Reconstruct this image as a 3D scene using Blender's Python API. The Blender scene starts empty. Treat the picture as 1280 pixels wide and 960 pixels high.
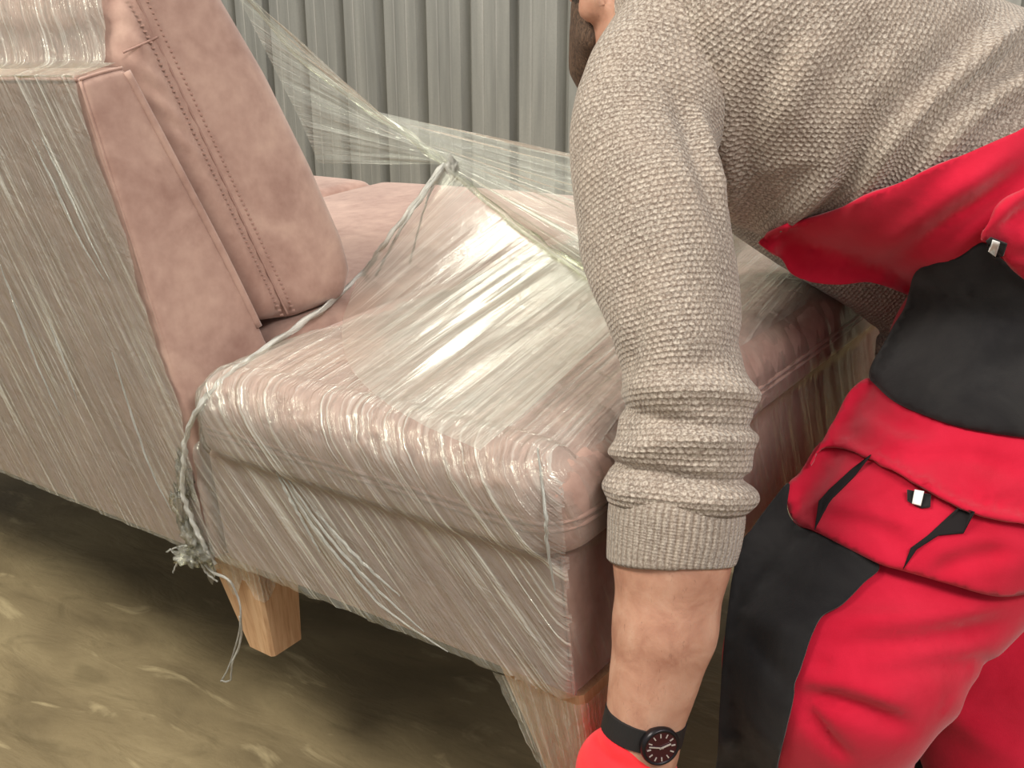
import bpy, math, random
import numpy as np
from mathutils import Vector, Matrix
from mathutils.bvhtree import BVHTree
from mathutils.geometry import delaunay_2d_cdt

random.seed(7); rng = np.random.default_rng(7)
scene = bpy.context.scene
COL = scene.collection

# ------------------------------------------------------------------ camera
F = 1380.0; CAMH = 1.08; PITCH = math.radians(21.0)
cam_d = bpy.data.cameras.new('camera'); cam = bpy.data.objects.new('camera', cam_d); COL.objects.link(cam)
cam_d.sensor_width = 36.0; cam_d.lens = F / 1280 * 36.0; cam_d.clip_start = .02
cam.location = (0, 0, CAMH); cam.rotation_euler = (math.pi / 2 - PITCH, 0, 0)
scene.camera = cam
# ------------------------------------------------------------------ world, lights, exposure
w = bpy.data.worlds.new('world'); scene.world = w; w.use_nodes = True
w.node_tree.nodes['Background'].inputs[0].default_value = (1.0, 1.0, .95, 1)
w.node_tree.nodes['Background'].inputs[1].default_value = .38
def area(name, loc, target, size, power, col):
    d = bpy.data.lights.new(name, 'AREA'); d.shape = 'RECTANGLE'; d.size, d.size_y = size; d.energy = power; d.color = col
    o = bpy.data.objects.new(name, d); COL.objects.link(o); o.location = loc
    o.rotation_euler = (Vector(target) - Vector(loc)).to_track_quat('-Z', 'Y').to_euler(); return o
area('ceiling_lamp', (-1.8, .6, 2.9), (-.3, 1.3, .4), (1.7, .5), 64, (1, .97, .84))
area('ceiling_lamp', (1.3, -.9, 3.0), (-.1, 1.3, .5), (1.6, .7), 50, (1, .96, .90))
area('ceiling_lamp', (.3, 3.0, 3.4), (.5, 3.6, .6), (1.8, .6), 40, (1, .99, .95))
vs = scene.view_settings; vs.view_transform = 'Standard'; vs.look = 'None'; vs.gamma = 1; vs.exposure = .44; vs.use_curve_mapping = False

# ------------------------------------------------------------------ coordinates
_c, _s = math.cos(PITCH), math.sin(PITCH)
FWD = np.array([0, _c, -_s]); DWN = np.array([0, -_s, -_c]); RGT = np.array([1., 0, 0]); CAM = np.array([0, 0, CAMH])
def wv(v):                      # camera-frame vector (right, down, forward) -> world vector
    return v[0] * RGT + v[1] * DWN + v[2] * FWD
def C(x, y, Z):                 # point at depth Z
    return CAM + wv(((x - 640) / F * Z, (y - 480) / F * Z, Z))
def srgb(*c):
    r = []
    for v in c[:3]:
        v /= 255.; r.append(v / 12.92 if v <= .04045 else ((v + .055) / 1.055) ** 2.4)
    return (*r, 1)
# sofa frame: x along its length (0 = open end), y depth (0 = rear), z up from the underside
SR = np.array([[.78877, .61024, -.07387], [.16358, -.32423, -.93173], [-.59253, .72283, -.35556]])
ST = np.array([.05452, .3035, 1.03286]) * 1.06
SM = np.stack([wv(SR[:, i]) for i in range(3)], 1); SO = CAM + wv(ST)
def S(x, y, z): return SO + SM @ np.array([x, y, z])
def to_sofa(P): return (np.asarray(P) - SO) @ SM
def sofa_ray(x, y):
    o = SM.T @ (CAM - SO); d = SM.T @ wv(((x - 640) / F, (y - 480) / F, 1)); return o, d
def on(x, y, ax, val):
    o, d = sofa_ray(x, y); k = (val - o[ax]) / d[ax]; return o + k * d

# ------------------------------------------------------------------ mesh helpers
def mesh_obj(name, V, Fc, mat, parent=None, uv=None, smooth=True):
    me = bpy.data.meshes.new(name)
    V = np.asarray(V, np.float32)
    if isinstance(Fc, np.ndarray):
        n, k = Fc.shape
        me.vertices.add(len(V)); me.vertices.foreach_set('co', V.ravel())
        me.loops.add(n * k); me.loops.foreach_set('vertex_index', Fc.astype(np.int32).ravel())
        me.polygons.add(n); me.polygons.foreach_set('loop_start', np.arange(0, n * k, k, dtype=np.int32))
        me.update(calc_edges=True)
    else:
        me.from_pydata(V.tolist(), [], [list(map(int, f)) for f in Fc])
    me.validate()
    if uv is not None:
        l = me.uv_layers.new(name='UVMap'); li = np.zeros(len(me.loops), np.int32); me.loops.foreach_get('vertex_index', li)
        l.data.foreach_set('uv', np.asarray(uv, np.float32)[li].ravel())
    me.polygons.foreach_set('use_smooth', np.full(len(me.polygons), smooth)); me.update()
    o = bpy.data.objects.new(name, me); COL.objects.link(o); me.materials.append(mat)
    if parent is not None: o.parent = parent; o.matrix_parent_inverse = parent.matrix_world.inverted() if parent.type == 'EMPTY' and False else Matrix()
    return o
def empty(name, M):
    o = bpy.data.objects.new(name, None); COL.objects.link(o); o.matrix_world = M; return o
def tag(o, label=None, cat=None, group=None, kind=None):
    for k, v in (('label', label), ('category', cat), ('group', group), ('kind', kind)):
        if v: o[k] = v
    return o
def vnormals(V, Fq):
    n = np.zeros_like(V); a, b, c, d = (V[Fq[:, i]] for i in range(4)); fn = np.cross(c - a, d - b)
    for i in range(4): np.add.at(n, Fq[:, i], fn)
    return n / (np.linalg.norm(n, axis=1, keepdims=True) + 1e-12)
def poly_dist(P, pts):
    """distance to a polyline and parameter 0..1 along it"""
    pts = np.asarray(pts, float); seg = np.linalg.norm(np.diff(pts, axis=0), axis=1); cum = np.r_[0, np.cumsum(seg)]; L = cum[-1]
    best = np.full(len(P), 1e9); par = np.zeros(len(P))
    for i in range(len(pts) - 1):
        ab = pts[i + 1] - pts[i]; t = np.clip(((P - pts[i]) @ ab) / (ab @ ab), 0, 1)
        d = np.linalg.norm(P - pts[i] - t[:, None] * ab, axis=1); m = d < best
        best[m] = d[m]; par[m] = (cum[i] + t[m] * seg[i]) / L
    return best, par
def catmull(P, n, closed=False):
    P = np.asarray(P, float); m = len(P)
    if closed: idx = lambda i: P[i % m]; T = m
    else: idx = lambda i: P[min(max(i, 0), m - 1)]; T = m - 1
    out = []
    N = n if closed else n - 1
    for k in range(n):
        u = k / N * T; i = min(int(u), T - 1); t = u - i
        p0, p1, p2, p3 = idx(i - 1), idx(i), idx(i + 1), idx(i + 2)
        out.append(.5 * (2 * p1 + (p2 - p0) * t + (2 * p0 - 5 * p1 + 4 * p2 - p3) * t * t + (3 * p1 - p0 - 3 * p2 + p3) * t ** 3))
    return np.array(out)
def fold(V, Fq, folds):
    """raise (amp>0) or sink (amp<0) cloth along 3-D polylines"""
    N = vnormals(V, Fq); disp = np.zeros(len(V))
    for pts, amp, wid in folds:
        d, t = poly_dist(V, catmull(pts, 24)); e = np.clip(np.minimum(t, 1 - t) / .25, 0, 1)
        disp += amp * np.exp(-(d / wid) ** 2) * (.15 + .85 * e)
    return V + N * disp[:, None]
def fold_at(V, Fq, folds):
    tree = BVHTree.FromPolygons([tuple(v) for v in V], [tuple(int(i) for i in f) for f in Fq]); out = []
    for pts, amp, wid in folds:
        P = []
        for x, y in catmull(np.array(pts, float), 14):
            h = tree.ray_cast(Vector(CAM), Vector(wv(((x - 640) / F, (y - 480) / F, 1))).normalized())
            if h[0] is not None: P.append(np.array(h[0]))
        if len(P) > 2: out.append((np.array(P), amp, wid))
    return fold(V, Fq, out)
# --- signed distance fields on a grid, meshed with surface nets
class Grid:
    def __init__(s, lo, hi, h):
        s.lo = np.array(lo, float); s.h = h; s.n = np.ceil((np.array(hi) - s.lo) / h).astype(int) + 1
        s.d = np.full(s.n, .2, np.float32)
    def sub(s, lo, hi):
        a = np.clip(np.floor((np.array(lo) - s.lo) / s.h).astype(int), 0, s.n); b = np.clip(np.ceil((np.array(hi) - s.lo) / s.h).astype(int) + 1, 0, s.n)
        sl = tuple(slice(i, j) for i, j in zip(a, b)); ax = [s.lo[i] + s.h * np.arange(a[i], b[i]) for i in range(3)]
        P = np.stack(np.meshgrid(*ax, indexing='ij'), -1); return sl, P
    def put(s, fn, lo, hi, k=.02, op='u'):
        m = k + .03; sl, P = s.sub(np.array(lo) - m, np.array(hi) + m)
        if P.size == 0: return
        e = fn(P); d = s.d[sl]
        if op == 'u':
            h = np.clip(.5 + .5 * (d - e) / k, 0, 1); s.d[sl] = d * (1 - h) + e * h - k * h * (1 - h)
        else:
            h = np.clip(.5 - .5 * (d + e) / k, 0, 1); s.d[sl] = d * (1 - h) - e * h + k * h * (1 - h)
    def cone(s, a, b, r1, r2, k=.02, l=None, sl=1., op='u'):
        a = np.asarray(a, float); b = np.asarray(b, float); R = max(r1, r2) * max(1, sl)
        def fn(P):
            ba = b - a; q = P - a; t = np.clip((q @ ba) / (ba @ ba), 0, 1); v = q - t[..., None] * ba
            if l is not None: v = v + (v @ l)[..., None] * l * (1 / sl - 1)
            return np.linalg.norm(v, axis=-1) - (r1 + (r2 - r1) * t)
        s.put(fn, np.minimum(a, b) - R, np.maximum(a, b) + R, k, op)
    def ell(s, c, A, r, k=.02, op='u'):
        c = np.asarray(c, float); A = np.asarray(A, float); r = np.asarray(r, float); R = r.max()
        s.put(lambda P: (np.linalg.norm(((P - c) @ A.T) / r, axis=-1) - 1) * r.min(), c - R, c + R, k, op)
    def net(s, iso=0.):
        d = s.d - iso; ins = d < 0
        cs = [(i, j, k) for i in (0, 1) for j in (0, 1) for k in (0, 1)]; n = s.n - 1
        cnt = sum(ins[i:i + n[0], j:j + n[1], k:k + n[2]].astype(np.int8) for i, j, k in cs)
        act = np.argwhere((cnt > 0) & (cnt < 8)); vid = np.full(n, -1, np.int64); vid[tuple(act.T)] = np.arange(len(act))
        val = np.stack([d[act[:, 0] + i, act[:, 1] + j, act[:, 2] + k] for i, j, k in cs], 1)
        acc = np.zeros((len(act), 3)); num = np.zeros(len(act)); carr = np.array(cs, float)
        for a in range(8):
            for b in range(a + 1, 8):
                if abs(carr[a] - carr[b]).sum() != 1: continue
                m = (val[:, a] < 0) != (val[:, b] < 0); t = val[m, a] / (val[m, a] - val[m, b])
                acc[m] += carr[a] + t[:, None] * (carr[b] - carr[a]); num[m] += 1
        V = s.lo + s.h * (act + acc / num[:, None])
        Q = []
        for ax in range(3):
            u, v = (ax + 1) % 3, (ax + 2) % 3
            lo = [slice(None)] * 3; hi = [slice(None)] * 3; lo[ax] = slice(0, -1); hi[ax] = slice(1, None)
            e = np.argwhere(ins[tuple(lo)] != ins[tuple(hi)])
            e = e[(e[:, u] > 0) & (e[:, v] > 0) & (e[:, u] < n[u]) & (e[:, v] < n[v])]
            du = np.zeros(3, int); du[u] = 1; dv = np.zeros(3, int); dv[v] = 1
            q = np.stack([vid[tuple((e - x).T)] for x in (du + dv, dv, 0 * du, du)], 1)
            fl = ~ins[tuple(e.T)]; q[fl] = q[fl][:, ::-1]; q = q[(q >= 0).all(1)]; Q.append(q)
        return V, np.concatenate(Q)
def relax(V, Fq, it=2, lam=.5):
    for _ in range(it):
        s = np.zeros_like(V); c = np.zeros(len(V))
        for i in range(4):
            a, b = Fq[:, i], Fq[:, (i + 1) % 4]; np.add.at(s, a, V[b]); np.add.at(s, b, V[a]); np.add.at(c, a, 1); np.add.at(c, b, 1)
        V = V + lam * (s / np.maximum(c, 1)[:, None] - V)
    return V
def keep(V, Fq, m):
    Fq = Fq[m]; u, inv = np.unique(Fq, return_inverse=True); return V[u], inv.reshape(Fq.shape), u
def box_sdf(lo, hi, r, crown=0.):
    lo = np.array(lo, float); hi = np.array(hi, float); c = (lo + hi) / 2; hs = (hi - lo) / 2
    def fn(P):
        q = np.abs(P - c) - (hs - r)
        d = np.linalg.norm(np.maximum(q, 0), axis=-1) + np.minimum(q.max(-1), 0) - r
        if crown:
            e = np.clip(1 - ((P[..., 0] - c[0]) / hs[0]) ** 2, 0, 1) * np.clip(1 - ((P[..., 1] - c[1]) / hs[1]) ** 2, 0, 1)
            d = d - crown * np.sqrt(e) * (P[..., 2] > c[2])
        return d
    return fn
def cushion_sdf(lo, hi, rc, rt, rb, crown):
    lo = np.array(lo, float); hi = np.array(hi, float); c = (lo + hi) / 2; hs = (hi - lo) / 2
    def fn(P):
        qx = np.abs(P[..., 0] - c[0]) - hs[0] + rc; qy = np.abs(P[..., 1] - c[1]) - hs[1] + rc
        dh = np.hypot(np.maximum(qx, 0), np.maximum(qy, 0)) + np.minimum(np.maximum(qx, qy), 0) - rc
        up = P[..., 2] > c[2]; rv = np.where(up, rt, rb)
        e = np.clip(1 - ((P[..., 0] - c[0]) / hs[0]) ** 2, 0, 1) * np.clip(1 - ((P[..., 1] - c[1]) / hs[1]) ** 2, 0, 1)
        dz = np.abs(P[..., 2] - c[2]) - hs[2] - crown * np.sqrt(e) * up + rv; dx = dh + rv
        return np.hypot(np.maximum(dx, 0), np.maximum(dz, 0)) + np.minimum(np.maximum(dx, dz), 0) - rv
    return fn
def poly2d(py, pz, poly):
    poly = np.asarray(poly, float); d = np.full(py.shape, 1e9); ins = np.zeros(py.shape, bool)
    for i in range(len(poly)):
        a, b = poly[i], poly[(i + 1) % len(poly)]; e = b - a
        t = np.clip(((py - a[0]) * e[0] + (pz - a[1]) * e[1]) / (e @ e), 0, 1)
        d = np.minimum(d, np.hypot(py - a[0] - t * e[0], pz - a[1] - t * e[1]))
        cr = ((a[1] > pz) != (b[1] > pz)); x = a[0] + (pz - a[1]) / (e[1] if e[1] else 1e-9) * e[0]; ins ^= cr & (py < x)
    return np.where(ins, -d, d)
def prism_sdf(poly, x0, x1, r):
    def fn(P):
        d2 = poly2d(P[..., 1], P[..., 2], poly) + r; dx = np.abs(P[..., 0] - (x0 + x1) / 2) - (x1 - x0) / 2 + r
        return np.hypot(np.maximum(d2, 0), np.maximum(dx, 0)) + np.minimum(np.maximum(d2, dx), 0) - r
    return fn
def vnoise(P, seed=0):
    """smooth value noise, -1..1"""
    P = np.asarray(P, float); i = np.floor(P).astype(np.int64); f = P - i; f = f * f * (3 - 2 * f); out = np.zeros(len(P))
    def h(a):
        n = (a[:, 0] * 374761393 + a[:, 1] * 668265263 + (a[:, 2] if a.shape[1] > 2 else 0) * 2147483647 + seed * 144269) & 0xffffffff
        n = ((n ^ (n >> 13)) * 1274126177) & 0xffffffff; return ((n ^ (n >> 16)) & 0xffff) / 32767.5 - 1
    k = P.shape[1]
    for m in range(2 ** k):
        o = np.array([(m >> b) & 1 for b in range(k)]); wgt = np.ones(len(P))
        for b in range(k): wgt *= f[:, b] if o[b] else 1 - f[:, b]
        out += wgt * h(i + o)
    return out
def tube(pts, rad, m=10, n=None, noise=0., seed=0, cap=True, linear=False):
    pts = np.asarray(pts, float); n = n or max(12, len(pts) * 6)
    if linear:
        a_ = np.r_[0, np.cumsum(np.linalg.norm(np.diff(pts, axis=0), axis=1))]; q_ = np.linspace(0, a_[-1], n); c = np.stack([np.interp(q_, a_, pts[:, i]) for i in range(3)], 1)
    else: c = catmull(pts, n)
    r = np.interp(np.linspace(0, 1, n), np.linspace(0, 1, len(np.atleast_1d(rad))), np.atleast_1d(rad))
    t = np.gradient(c, axis=0); t /= np.linalg.norm(t, axis=1, keepdims=True) + 1e-9
    ref = np.array([.31, .2, .93]); V = []; a0 = np.cross(t[0], ref); a0 /= np.linalg.norm(a0)
    for i in range(n):
        a0 = a0 - (a0 @ t[i]) * t[i]; a0 /= np.linalg.norm(a0); b0 = np.cross(t[i], a0)
        for j in range(m):
            th = 2 * math.pi * j / m; rr = r[i] * (1 + noise * math.sin(3 * th + i * .7 + seed) + noise * .8 * math.sin(i * .9 + seed * 2 + th))
            V.append(c[i] + rr * (math.cos(th) * a0 + math.sin(th) * b0))
    Fc = [[i * m + j, i * m + (j + 1) % m, (i + 1) * m + (j + 1) % m, (i + 1) * m + j] for i in range(n - 1) for j in range(m)]
    if cap: Fc += [list(range(m))[::-1], [(n - 1) * m + j for j in range(m)]]
    return np.array(V), Fc
def loft(ctrl, n, m, lat, disp=None, start=0.):
    """ctrl rows: centre(3), half-width along lat, half-width across (+), half-width across (-); open seam, uv in metres"""
    A = catmull(np.array([np.r_[c, a, b, d] for c, a, b, d in ctrl]), n); cen = A[:, :3]
    t = np.gradient(cen, axis=0); t /= np.linalg.norm(t, axis=1, keepdims=True)
    arc = np.r_[0, np.cumsum(np.linalg.norm(np.diff(cen, axis=0), axis=1))]
    th = np.linspace(0, 2 * math.pi, m + 1) + start
    lx = lat - (t @ lat)[:, None] * t; lx /= np.linalg.norm(lx, axis=1, keepdims=True); ly = np.cross(t, lx)
    co, si = np.cos(th), np.sin(th)
    rb = np.where(si[None] > 0, A[:, 4:5], A[:, 5:6]) * si[None]; ra = A[:, 3:4] * co[None]
    V = cen[:, None] + ra[..., None] * lx[:, None] + rb[..., None] * ly[:, None]
    if disp is not None:
        dv = disp(arc[:, None] + 0 * th[None], th[None] + 0 * arc[:, None])
        nn = V - cen[:, None]; V = V + nn / (np.linalg.norm(nn, axis=-1, keepdims=True) + 1e-9) * dv[..., None]
    rm = A[:, 3:6].mean()
    uv = np.stack([rm * th[None] + 0 * arc[:, None], arc[:, None] + 0 * th[None]], -1).reshape(-1, 2)
    i, j = np.meshgrid(np.arange(n - 1), np.arange(m), indexing='ij'); i = i.ravel(); j = j.ravel(); k = m + 1
    Fq = np.stack([i * k + j, (i + 1) * k + j, (i + 1) * k + j + 1, i * k + j + 1], 1)
    return V.reshape(-1, 3), Fq, uv

# ------------------------------------------------------------------ materials
class Mat:
    def __init__(s, name):
        s.m = bpy.data.materials.new(name); s.m.use_nodes = True; s.t = s.m.node_tree; s.t.nodes.clear()
        s.out = s.n('ShaderNodeOutputMaterial')
    def n(s, typ, **kw):
        o = s.t.nodes.new(typ)
        for k, v in kw.items(): setattr(o, k, v)
        return o
    def l(s, a, b): s.t.links.new(a, b)
    def setin(s, sock, v):
        if hasattr(v, 'is_output'): s.l(v, sock)
        else: sock.default_value = v
    def math(s, op, a, b=0., c=0., clamp=False):
        o = s.n('ShaderNodeMath', operation=op, use_clamp=clamp)
        for i, v in enumerate((a, b, c)): s.setin(o.inputs[i], v)
        return o.outputs[0]
    def coord(s, k='Object'): return s.n('ShaderNodeTexCoord').outputs[k]
    def mapping(s, v, scale=(1, 1, 1), rot=(0, 0, 0), loc=(0, 0, 0)):
        o = s.n('ShaderNodeMapping'); s.l(v, o.inputs[0]); o.inputs['Scale'].default_value = scale; o.inputs['Rotation'].default_value = rot; o.inputs['Location'].default_value = loc; return o.outputs[0]
    def noise(s, v, scale, detail=3., rough=.5, dist=0., out=0):
        o = s.n('ShaderNodeTexNoise'); s.l(v, o.inputs['Vector']); o.inputs['Scale'].default_value = scale; o.inputs['Detail'].default_value = detail; o.inputs['Roughness'].default_value = rough; o.inputs['Distortion'].default_value = dist
        return o.outputs[out]
    def ramp(s, v, stops, interp='LINEAR'):
        o = s.n('ShaderNodeValToRGB'); s.l(v, o.inputs[0]); e = o.color_ramp.elements; o.color_ramp.interpolation = interp
        while len(e) < len(stops): e.new(.5)
        for x, (p, c) in zip(e, stops): x.position = p; x.color = c if len(c) == 4 else (*c, 1)
        return o.outputs[0]
    def rng(s, v, a, b, c=0., d=1.):
        o = s.n('ShaderNodeMapRange'); s.l(v, o.inputs[0])
        for i, x in enumerate((a, b, c, d)): o.inputs[i + 1].default_value = x
        return o.outputs[0]
    def mix(s, f, a, b, blend='MIX'):
        o = s.n('ShaderNodeMix', data_type='RGBA', blend_type=blend); s.setin(o.inputs[0], f); s.setin(o.inputs[6], a); s.setin(o.inputs[7], b); return o.outputs[2]
    def bump(s, h, strength, dist, normal=None):
        o = s.n('ShaderNodeBump'); o.inputs['Strength'].default_value = strength; o.inputs['Distance'].default_value = dist; s.l(h, o.inputs['Height'])
        if normal is not None: s.l(normal, o.inputs['Normal'])
        return o.outputs[0]
    def pbr(s, col, rough=.8, normal=None, **kw):
        o = s.n('ShaderNodeBsdfPrincipled'); s.setin(o.inputs['Base Color'], col); s.setin(o.inputs['Roughness'], rough)
        if normal is not None: s.l(normal, o.inputs['Normal'])
        for k, v in kw.items(): s.setin(o.inputs[k.replace('_', ' ')], v)
        s.l(o.outputs[0], s.out.inputs[0]); return o
def suede():
    a = Mat('suede'); p = a.coord()
    big = a.noise(p, 9, 4, .6, .6); mid = a.noise(p, 45, 3, .6); fine = a.noise(p, 900, 2, .6)
    f = a.math('MULTIPLY_ADD', mid, .35, a.math('MULTIPLY', big, .65))
    col = a.ramp(f, [(.33, srgb(152, 118, 107)), (.5, srgb(174, 141, 129)), (.68, srgb(192, 160, 146))])
    nb = a.bump(a.math('MULTIPLY_ADD', fine, .4, mid), .25, .002)
    a.pbr(col, .92, nb, Sheen_Weight=.35, Sheen_Roughness=.5, Specular_IOR_Level=.15); return a.m
def knit(rib=False):
    a = Mat('knit_rib' if rib else 'knit'); uv = a.coord('UV'); sp = a.n('ShaderNodeSeparateXYZ'); a.l(uv, sp.inputs[0]); u, v = sp.outputs[0], sp.outputs[1]
    wob = a.noise(a.mapping(uv, (60, 60, 1)), 1, 2, .5); obj = a.coord()
    if rib:
        un = a.math('MULTIPLY_ADD', wob, .25, a.math('MULTIPLY', u, 1 / .0062)); fu = a.math('FRACT', un)
        h = a.math('PINGPONG', fu, .5); h = a.math('MULTIPLY', h, 2)
        vv = a.math('PINGPONG', a.math('FRACT', a.math('MULTIPLY', v, 1 / .0028)), .5); h = a.math('MULTIPLY_ADD', vv, .35, h)
    else:
        vn = a.math('MULTIPLY_ADD', wob, .5, a.math('MULTIPLY', v, 1 / .0050)); row = a.math('FLOOR', vn); par = a.math('MODULO', row, 2.)
        un = a.math('ADD', a.math('MULTIPLY_ADD', wob, .6, a.math('MULTIPLY', u, 1 / .0070)), a.math('MULTIPLY', par, .5))
        fu = a.math('MULTIPLY_ADD', a.math('FRACT', un), 2, -1.); fv = a.math('MULTIPLY_ADD', a.math('FRACT', vn), 2, -1.)
        h = a.math('SUBTRACT', 1., a.math('MULTIPLY_ADD', a.math('MULTIPLY', fv, fv), .75, a.math('MULTIPLY', a.math('MULTIPLY', fu, fu), .8)), clamp=True)
    sp1 = a.noise(obj, 420, 2, .7); sp2 = a.noise(obj, 30, 3, .5)
    hh = a.math('MULTIPLY_ADD', sp1, .45, h)
    yarn = a.ramp(sp1, [(.30 if rib else .36, srgb(124, 108, 98)), (.5, srgb(163, 149, 138)), (.70 if rib else .64, srgb(197, 185, 173))])
    yarn = a.mix(a.rng(sp2, .35, .65, 0, .22), yarn, srgb(190, 170, 154))
    col = a.mix(a.rng(h, .0, .4 if not rib else .6, .5 if not rib else .75, 0), yarn, srgb(112, 93, 79))
    nb = a.bump(hh, .7 if not rib else .9, .0022 if not rib else .0022)
    a.pbr(col, .95, nb, Sheen_Weight=.25, Specular_IOR_Level=.1); return a.m
def cloth(name, c1, c2, scale=900, rough=.85, sheen=.2):
    a = Mat(name); p = a.coord(); big = a.noise(p, 14, 4, .6, .4); fine = a.noise(p, scale, 2, .6)
    col = a.mix(a.rng(big, .3, .7), c1, c2); nb = a.bump(a.math('MULTIPLY_ADD', fine, .5, a.noise(p, 60, 3, .5)), .22, .002)
    a.pbr(col, rough, nb, Sheen_Weight=sheen, Specular_IOR_Level=.15); return a.m
def film(name, haze, gloss, us=70., vs_=2.5, rough=.16, tint=(1, 1, 1, 1), streakh=.45, white=(.82, .80, .74, 1), bs=.9, lg=.22):
    a = Mat(name); uv = a.coord('UV')
    st = a.noise(a.mapping(uv, (us, vs_, 1)), 1, 4, .65, .3); st2 = a.noise(a.mapping(uv, (us * 2.6, vs_ * 2.2, 1), loc=(3.1, 1.7, 0)), 1, 3, .6, .2); cr = a.noise(a.mapping(uv, (26, 26, 1)), 1, 4, .6, 1.2)
    big = a.noise(a.mapping(uv, (5, 3, 1)), 1, 2, .5)
    line = a.math('MULTIPLY', a.math('MAXIMUM', a.rng(st, .54, .72), a.math('MULTIPLY', a.rng(st2, .55, .70), .7)), a.rng(big, .36, .62, .32, 1.), clamp=True)
    h = a.math('ADD', a.math('MULTIPLY_ADD', st2, .5, st), a.math('MULTIPLY', cr, .8))
    nb = a.bump(h, bs, .006)
    tr = a.n('ShaderNodeBsdfTransparent'); tr.inputs[0].default_value = tint
    df = a.n('ShaderNodeBsdfDiffuse'); df.inputs[0].default_value = white; a.l(nb, df.inputs['Normal'])
    gl = a.n('ShaderNodeBsdfGlossy'); gl.inputs[0].default_value = (1, 1, .86, 1); gl.inputs['Roughness'].default_value = rough; a.l(nb, gl.inputs['Normal'])
    fr = a.n('ShaderNodeFresnel'); fr.inputs[0].default_value = 1.45; a.l(nb, fr.inputs['Normal'])
    m1 = a.n('ShaderNodeMixShader'); a.l(a.math('MULTIPLY_ADD', line, streakh, haze, clamp=True), m1.inputs[0]); a.l(tr.outputs[0], m1.inputs[1]); a.l(df.outputs[0], m1.inputs[2])
    m2 = a.n('ShaderNodeMixShader'); a.l(a.math('MULTIPLY_ADD', line, lg, a.math('MULTIPLY', fr.outputs[0], gloss), clamp=True), m2.inputs[0]); a.l(m1.outputs[0], m2.inputs[1]); a.l(gl.outputs[0], m2.inputs[2])
    a.l(m2.outputs[0], a.out.inputs[0]); return a.m
def wood():
    a = Mat('beech_wood'); p = a.coord(); g = a.noise(a.mapping(p, (90, 90, 6)), 1, 4, .6, .8); g2 = a.noise(a.mapping(p, (400, 400, 14)), 1, 2, .6)
    col = a.ramp(a.math('MULTIPLY_ADD', g2, .3, a.math('MULTIPLY', g, .75)), [(.32, srgb(178, 132, 96)), (.52, srgb(206, 164, 126)), (.72, srgb(222, 186, 148))])
    a.pbr(col, .5, a.bump(g2, .15, .001), Specular_IOR_Level=.4); return a.m
def skin():
    a = Mat('skin'); p = a.coord(); b = a.noise(p, 28, 4, .6, .5); f = a.noise(p, 260, 3, .6)
    hair = a.noise(a.mapping(p, (420, 420, 90), rot=(.3, .2, .5)), 1, 2, .5, 1.)
    col = a.ramp(b, [(.3, srgb(168, 118, 98)), (.5, srgb(188, 140, 118)), (.7, srgb(200, 156, 134))])
    col = a.mix(a.rng(hair, .66, .74, 0, .35), col, srgb(110, 76, 58))
    a.pbr(col, .55, a.bump(a.math('MULTIPLY_ADD', f, .5, b), .2, .003), Subsurface_Weight=.12, Subsurface_Radius=(.012, .004, .002), Specular_IOR_Level=.35); return a.m
def plain(name, c, rough=.5, metal=0., bump=0.):
    a = Mat(name); p = a.coord(); n = a.noise(p, 300, 3, .6); col = a.mix(a.rng(n, .3, .7, 0, .25), c, tuple(x * .6 for x in c[:3]) + (1,))
    a.pbr(col, rough, a.bump(n, bump, .001) if bump else None, Metallic=metal); return a.m
def hairmat(name, c1, c2):
    a = Mat(name); p = a.coord(); n = a.noise(a.mapping(p, (500, 500, 140)), 1, 3, .7, .6); col = a.mix(a.rng(n, .35, .65), c1, c2)
    a.pbr(col, .8, a.bump(n, .8, .004)); return a.m
def floor_mat():
    a = Mat('trowelled_concrete'); p = a.coord()
    q = a.mapping(p, (1, 1, 1), rot=(0, 0, .55))
    big = a.noise(q, 2.6, 5, .55, .4); sw = a.noise(a.mapping(q, (4, 10, 1)), 1, 4, .5, .7); fine = a.noise(p, 60, 4, .6); dust = a.noise(a.mapping(q, (6, 17, 1), loc=(3, 1, 0)), 1, 5, .55, .9)
    col = a.ramp(a.math('MULTIPLY_ADD', sw, .45, a.math('MULTIPLY', big, .55)), [(.34, srgb(106, 92, 68)), (.5, srgb(134, 118, 89)), (.66, srgb(158, 141, 108))])
    col = a.mix(a.rng(dust, .60, .70, 0, .5), col, srgb(196, 178, 140))
    col = a.mix(a.rng(dust, .30, .42, .45, 0), col, srgb(96, 84, 60))
    col = a.mix(a.rng(fine, .62, .75, 0, .25), col, srgb(92, 80, 58))
    hgt = a.math('MULTIPLY_ADD', fine, .12, a.math('MULTIPLY_ADD', dust, .5, sw))
    a.pbr(col, .62, a.bump(hgt, .6, .012), Specular_IOR_Level=.3); return a.m
def steel():
    a = Mat('galvanised_sheet'); p = a.coord(); n = a.noise(a.mapping(p, (18, 18, 1.2)), 1, 4, .6, .3); f = a.noise(p, 120, 3, .6)
    col = a.mix(a.rng(n, .3, .7), srgb(150, 149, 144), srgb(186, 184, 177)); col = a.mix(a.rng(f, .4, .7, 0, .2), col, srgb(150, 150, 144))
    a.pbr(col, .48, a.bump(n, .1, .004), Metallic=.35, Specular_IOR_Level=.5); return a.m
M_suede = suede(); M_knit = knit(); M_rib = knit(True); M_wood = wood(); M_skin = skin(); M_floor = floor_mat(); M_steel = steel()
M_red = cloth('red_cloth', srgb(186, 16, 46), srgb(204, 28, 58)); M_blk = cloth('black_cloth', srgb(28, 26, 28), srgb(44, 42, 42), 700, .85, .15)
M_glove = cloth('red_glove_knit', srgb(232, 36, 46), srgb(244, 54, 60), 700); M_under = cloth('black_dust_cover', srgb(30, 28, 26), srgb(40, 38, 34))
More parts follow.
